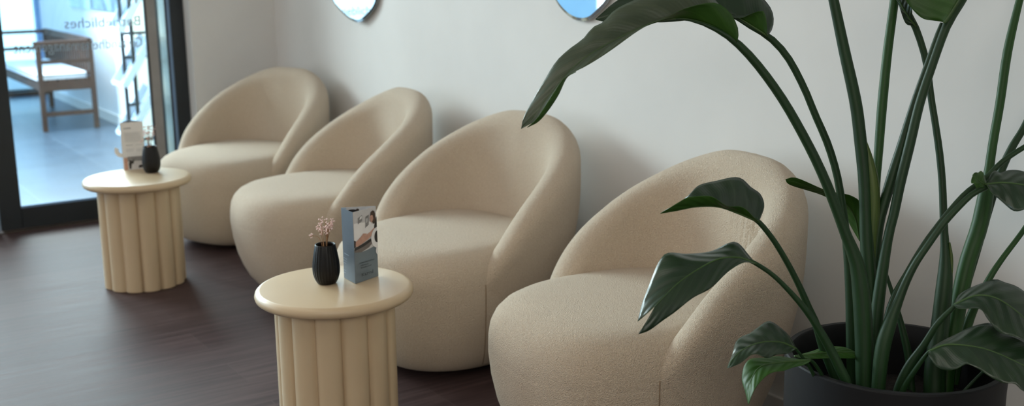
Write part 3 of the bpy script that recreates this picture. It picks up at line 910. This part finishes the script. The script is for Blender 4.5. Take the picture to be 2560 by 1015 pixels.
stem('leaf_stalk', [(2640, 322, 12), (2560, 368, 13), (2505, 405, 14), (2464, 446, 14), (2430, 470, 14), (2403, 494, 14), (2359, 546, 15), (2320, 597, 15), (2294, 637, 15), (2262, 692, 15), (2238, 735, 16), (2218, 795, 17), (2210, 880, 18)], 2.42, 2.47)
stem('leaf_stalk', [(2208, 655, 9), (2212, 675, 9), (2228, 724, 10), (2244, 777, 13), (2261, 843, 18), (2272, 897, 20), (2280, 990, 18)], 2.60, 2.60)
stem('leaf_stalk', [(2392, 760, 10), (2378, 773, 12), (2343, 810, 15), (2310, 862, 18), (2274, 914, 24), (2252, 963, 28), (2242, B, 28)], 2.36, 2.44)
stem('leaf_stalk', [(2332, 874, 8), (2318, 884, 10), (2290, 922, 13), (2264, 962, 15), (2248, B, 15)], 2.33, 2.40)
stem('leaf_stalk', [(2640, 455, 12), (2560, 574, 13), (2507, 645, 14), (2474, 695, 16), (2438, 765, 20), (2418, 815, 24), (2400, 880, 24), (2385, 960, 22)], 2.58, 2.60, 'stem2')
stem('leaf_stalk', [(2480, 900, 6), (2458, 928, 7), (2432, 955, 8), (2404, 985, 9)], 2.38, 2.40)
stem('leaf_stalk', [(1872, 540, 9), (1898, 556, 13), (1935, 602, 14), (1970, 660, 15), (2000, 719, 16), (2023, 772, 18), (2041, 813, 20), (2057, 870, 20), (2086, 945, 20), (2100, 995, 20)], 2.38, 2.48)
stem('leaf_stalk', [(1862, 646, 8), (1893, 661, 11), (1935, 690, 12), (1982, 737, 14), (2023, 786, 18), (2053, 833, 21), (2082, 885, 24), (2104, 930, 26), (2116, 955, 24), (2122, B, 20)], 2.33, 2.38)
stem('leaf_stalk', [(1975, 862, 6), (1991, 874, 7), (2008, 896, 8), (2028, 925, 9), (2050, 975, 10)], 2.36, 2.42)
stem('leaf_stalk', [(2010, 903, 6), (2026, 901, 8), (2040, 915, 9), (2058, 945, 10), (2070, 985, 10)], 2.36, 2.42)


def leaf(mid, ea, eb, t0, t1, da, db, arch=0.0, bul=0.10, flip=False, n=40, k=9, rip=0.0, seed=1, top='leaf', margin_of=None):
    """blade from its midrib and two edges (photo units); t0..t1 distance along the midrib,
    da/db how far each edge stands nearer (-) or further (+) than the midrib, bul: how much each half bellies"""
    rnd = random.Random(seed)
    Mi, A, Bq = catmull(mid, n), catmull(ea, n), catmull(eb, n)
    bm = bmesh.new(); uvl = bm.loops.layers.uv.verify(); rows = []; ribs = []
    ph = rnd.uniform(0, 6)
    for i in range(n):
        u = i / (n - 1); tm = t0 + (t1 - t0) * u + arch * math.sin(PI * u); e = math.sin(PI * min(1, u * .92 + .08)) ** .7 if u < 1 else 0.0
        pm = at(Mi[i][0], Mi[i][1], tm); pa = at(A[i][0], A[i][1], tm + da * e); pb = at(Bq[i][0], Bq[i][1], tm + db * e)
        row = []
        for side, pe, dd in ((0, pa, da), (1, pb, db)):
            seq = []
            nv = (pe - pm); bel = FW * (-1 if dd > 0 else -1)
            for j in range(k + 1):
                w = j / k
                p = pm.lerp(pe, w) + bel * (bul * nv.length * math.sin(PI * w) * (1 if bul else 0))
                if rip: p = p + UP * rip * math.sin(u * 19 + ph + side * 2) * w * w * math.sin(PI * u) + FW * rip * math.cos(u * 15 + ph) * w * w
                seq.append(p)
            row = (list(reversed(seq)) if side == 0 else row + seq[1:]) if side == 0 else row + seq[1:]
        rows.append([bm.verts.new(p - PO) for p in row]); ribs.append(pm - PO)
    W = 2 * k
    for i in range(n - 1):
        for j in range(k if margin_of else W):
            vs = (rows[i][j], rows[i][j + 1], rows[i + 1][j + 1], rows[i + 1][j])
            if len(set(vs)) < 4: continue
            f = bm.faces.new(vs)
            uv = ((i, j), (i, j + 1), (i + 1, j + 1), (i + 1, j))
            for lp, (a, c) in zip(f.loops, uv): lp[uvl].uv = (a / (n - 1), c / W)
    if flip: bmesh.ops.reverse_faces(bm, faces=bm.faces[:])
    if margin_of:
        for v in [v for v in bm.verts if not v.link_faces]: bm.verts.remove(v)
    o = obj('curled_margin' if margin_of else 'leaf_blade', bm, [M[top], M['leaf_under']], margin_of or plant, smooth=True, keep=True)
    sd = o.modifiers.new('thickness', 'SOLIDIFY'); sd.thickness = 0.0007; sd.offset = 0; sd.material_offset = 1; sd.material_offset_rim = 1
    sd.use_rim = True
    if margin_of: return o
    rr = [0.0026 * (1 - .8 * i / (n - 1)) for i in range(n)]
    obj('midrib', tube(ribs, rr, 7), M['midrib'], o, smooth=True)
    return o


# the long arching leaf at the top left
big = leaf([(1845, 108), (1795, 72), (1740, 52), (1690, 46), (1635, 56), (1570, 84), (1515, 112), (1455, 150), (1412, 192), (1365, 248), (1330, 296), (1303, 322)],
     [(1843, 106), (1847, 86), (1843, 62), (1823, 30), (1785, 7), (1718, 18), (1672, 40), (1610, 70), (1545, 112), (1468, 163), (1418, 194), (1392, 241), (1352, 292), (1303, 322)],
     [(1838, 100), (1805, 20), (1740, -38), (1670, -38), (1610, -10), (1562, 9), (1533, 26), (1508, 54), (1481, 70), (1457, 100), (1424, 124), (1390, 154), (1360, 201), (1333, 248), (1310, 291), (1303, 322)],
     2.37, 2.28, -.035, .05, arch=.02, bul=.10, rip=.002, seed=2, top='leaf_sheen')
leaf([(1440, 180), (1417, 195), (1396, 238), (1371, 276), (1346, 304), (1318, 319)],
     [(1440, 179), (1408, 198), (1384, 232), (1362, 266), (1340, 298), (1318, 318)],
     [(1440, 180), (1417, 195), (1396, 238), (1371, 276), (1346, 304), (1318, 319)],
     2.265, 2.262, -.012, 0.0, bul=.15, seed=21, margin_of=big)
# the leaf behind it
leaf([(1920, 90), (1880, 65), (1840, 42), (1770, 15), (1690, 5), (1600, 18), (1540, 34), (1489, 50)],
     [(1918, 88), (1916, 55), (1907, 27), (1880, 32), (1843, 46), (1760, 40), (1660, 59), (1600, 52), (1530, 58), (1489, 50)],
     [(1921, 88), (1932, 67), (1931, 32), (1910, 0), (1850, -55), (1750, -65), (1620, -40), (1540, 5), (1489, 47)],
     2.50, 2.52, -.03, .05, bul=.08, rip=.0035, seed=3)
# top right leaf seen from below
leaf([(2360, 58), (2385, 20), (2405, -15), (2425, -60), (2445, -130)],
     [(2358, 54), (2334, 52), (2306, 46), (2279, 20), (2262, -8), (2262, -60), (2320, -130), (2440, -150)],
     [(2365, 58), (2392, 30), (2416, 0), (2442, -30), (2475, -80), (2445, -135)],
     2.40, 2.36, .05, .05, bul=-.10, flip=True, rip=.002, seed=4)
# small crumpled leaf beside it
leaf([(2291, 66), (2272, 42), (2252, 8), (2230, -50)],
     [(2285, 63), (2268, 60), (2256, 42), (2246, 12), (2220, -50)],
     [(2292, 62), (2284, 45), (2278, 20), (2268, -10), (2240, -50)],
     2.545, 2.54, .01, -.015, bul=.05, rip=.004, seed=5)
# two leaves over the nearest armchair
leaf([(1897, 555), (1842, 532), (1795, 517), (1742, 517), (1695, 526), (1651, 534)],
     [(1895, 553), (1859, 520), (1818, 513), (1777, 493), (1727, 490), (1695, 508), (1651, 533)],
     [(1898, 553), (1911, 516), (1901, 484), (1877, 467), (1847, 446), (1795, 449), (1748, 464), (1715, 494), (1651, 533)],
     2.38, 2.28, -.03, .06, bul=.06, rip=.002, seed=6)
leaf([(1891, 660), (1847, 644), (1795, 648), (1736, 679), (1695, 708), (1660, 742), (1637, 766)],
     [(1889, 657), (1871, 637), (1847, 608), (1824, 606), (1777, 630), (1718, 633), (1671, 632), (1648, 655), (1625, 707), (1607, 754), (1594, 804)],
     [(1889, 660), (1859, 656), (1824, 678), (1777, 719), (1730, 748), (1666, 795), (1625, 825), (1595, 836)],
     2.33, 2.22, .045, -.03, bul=.08, rip=.0015, seed=7, flip=True)
# two small leaves at the pot's left edge
leaf([(1991, 872), (1957, 857), (1920, 854), (1888, 860), (1853, 877), (1830, 900), (1818, 919)],
     [(1990, 870), (1971, 836), (1947, 816), (1918, 806), (1888, 819), (1871, 836), (1842, 854), (1830, 886), (1818, 918)],
     [(1990, 873), (1965, 884), (1924, 892), (1877, 889), (1847, 911), (1818, 920)],
     2.36, 2.26, .05, -.03, bul=.08, rip=.003, seed=8, flip=True)
leaf([(2026, 901), (1962, 905), (1905, 915), (1880, 945), (1870, 980), (1871, 1012)],
     [(2024, 899), (1988, 896), (1924, 892), (1883, 896), (1862, 915), (1855, 948), (1862, 977), (1871, 1012)],
     [(2026, 903), (2000, 916), (1959, 925), (1912, 943), (1882, 983), (1872, 1012)],
     2.36, 2.26, .03, -.03, bul=.08, rip=.002, seed=9)
# leaf lying across the inside of the pot
leaf([(1986, 891), (2040, 884), (2100, 880), (2150, 890)],
     [(1986, 890), (2030, 878), (2065, 867), (2110, 868), (2142, 882), (2152, 890)],
     [(1986, 892), (2018, 897), (2077, 896), (2140, 896), (2152, 892)],
     2.42, 2.47, .03, -.02, bul=.05, flip=True, seed=10)
# narrow leaf passing behind the left stalks
leaf([(2150, 602), (2138, 545), (2112, 508), (2066, 482), (2010, 462), (1964, 448)],
     [(2152, 598), (2156, 520), (2130, 490), (2066, 476), (1992, 445), (1964, 448)],
     [(2148, 602), (2124, 560), (2106, 522), (2060, 490), (1977, 463), (1964, 449)],
     2.62, 2.56, -.02, .03, bul=.05, seed=11)
# right hand leaves
leaf([(2462, 461), (2507, 457), (2560, 463), (2640, 485), (2720, 530)],
     [(2463, 458), (2477, 432), (2490, 424), (2503, 432), (2530, 430), (2580, 428), (2660, 440), (2720, 528)],
     [(2464, 463), (2477, 482), (2495, 498), (2519, 512), (2540, 523), (2580, 526), (2660, 530), (2720, 532)],
     2.36, 2.24, .04, -.03, bul=.08, rip=.006, seed=12)
leaf([(2468, 466), (2452, 456), (2440, 445), (2434, 434)],
     [(2466, 462), (2462, 440), (2452, 430), (2436, 432)],
     [(2464, 468), (2444, 470), (2430, 456), (2430, 438)],
     2.37, 2.36, .02, -.015, bul=.1, rip=.003, seed=13)
leaf([(2385, 762), (2436, 740), (2480, 742), (2518, 761), (2560, 795), (2620, 860), (2650, 920)],
     [(2386, 760), (2398, 737), (2436, 714), (2485, 698), (2513, 708), (2560, 728), (2640, 800), (2650, 918)],
     [(2386, 764), (2398, 772), (2447, 772), (2469, 799), (2496, 826), (2529, 840), (2570, 858), (2625, 905), (2650, 922)],
     2.36, 2.24, .05, -.035, bul=.08, rip=.002, seed=14)
leaf([(2321, 879), (2365, 862), (2425, 865), (2480, 878), (2560, 914), (2650, 965)],
     [(2322, 876), (2336, 865), (2387, 837), (2425, 816), (2474, 810), (2507, 826), (2570, 858), (2650, 960)],
     [(2321, 882), (2325, 894), (2343, 917), (2370, 925), (2398, 919), (2416, 912), (2452, 926), (2507, 957), (2535, 961), (2556, 977), (2600, 990), (2650, 968)],
     2.32, 2.20, .06, -.03, bul=.06, rip=.002, seed=15)


# ------------------------------------------------------------------ light
wd = bpy.data.worlds.new('sky'); SC.world = wd; wd.use_nodes = True
nt = wd.node_tree; bg = nt.nodes['Background']
tc = nt.nodes.new('ShaderNodeTexCoord'); sp = nt.nodes.new('ShaderNodeSeparateXYZ'); rp = nt.nodes.new('ShaderNodeValToRGB')
nt.links.new(tc.outputs['Generated'], sp.inputs[0])
mr = nt.nodes.new('ShaderNodeMapRange'); mr.inputs['From Min'].default_value = -0.3; mr.inputs['From Max'].default_value = 1.0
nt.links.new(sp.outputs['Z'], mr.inputs['Value']); nt.links.new(mr.outputs['Result'], rp.inputs['Fac'])
e = rp.color_ramp.elements
e[0].position = 0.0; e[0].color = (.45, .58, .70, 1); e[1].position = 1.0; e[1].color = (.34, .60, .95, 1)
k = e.new(.25); k.color = (.66, .86, 1.0, 1); k = e.new(.5); k.color = (.50, .74, 1.0, 1)
nt.links.new(rp.outputs['Color'], bg.inputs['Color']); bg.inputs['Strength'].default_value = 3.2


def area(name, loc, target, sx, sy, power, col):
    ld = bpy.data.lights.new(name, 'AREA'); ld.shape = 'RECTANGLE'; ld.size = sx; ld.size_y = sy; ld.energy = power; ld.color = col
    o = bpy.data.objects.new(name, ld); COL.objects.link(o); o.location = loc
    d = Vector(target) - Vector(loc); o.rotation_euler = d.to_track_quat('-Z', 'Y').to_euler(); return o


area('window_daylight', (-.25, -4.95, 1.5), (4, -1.2, .7), 3.6, 2.4, 70, (1.0, .96, .91))
area('terrace_daylight', (-3.2, -2.0, 2.75), (2.0, -.7, .5), 4.2, 1.8, 660, (1.0, .965, .91))
area('added_fill', (3.4, -2.6, CEIL - .03), (3.4, -2.6, 0), 4.5, 1.6, 24, (1.0, .92, .82))  # added soft warm fill under the ceiling, not a fixture of the room
area('added_fill', (7.2, -3.6, CEIL - .03), (6.4, -3.2, 0), 3.0, 3.0, 112, (1.0, .92, .82))  # added fill, out of view, to brighten the left wall
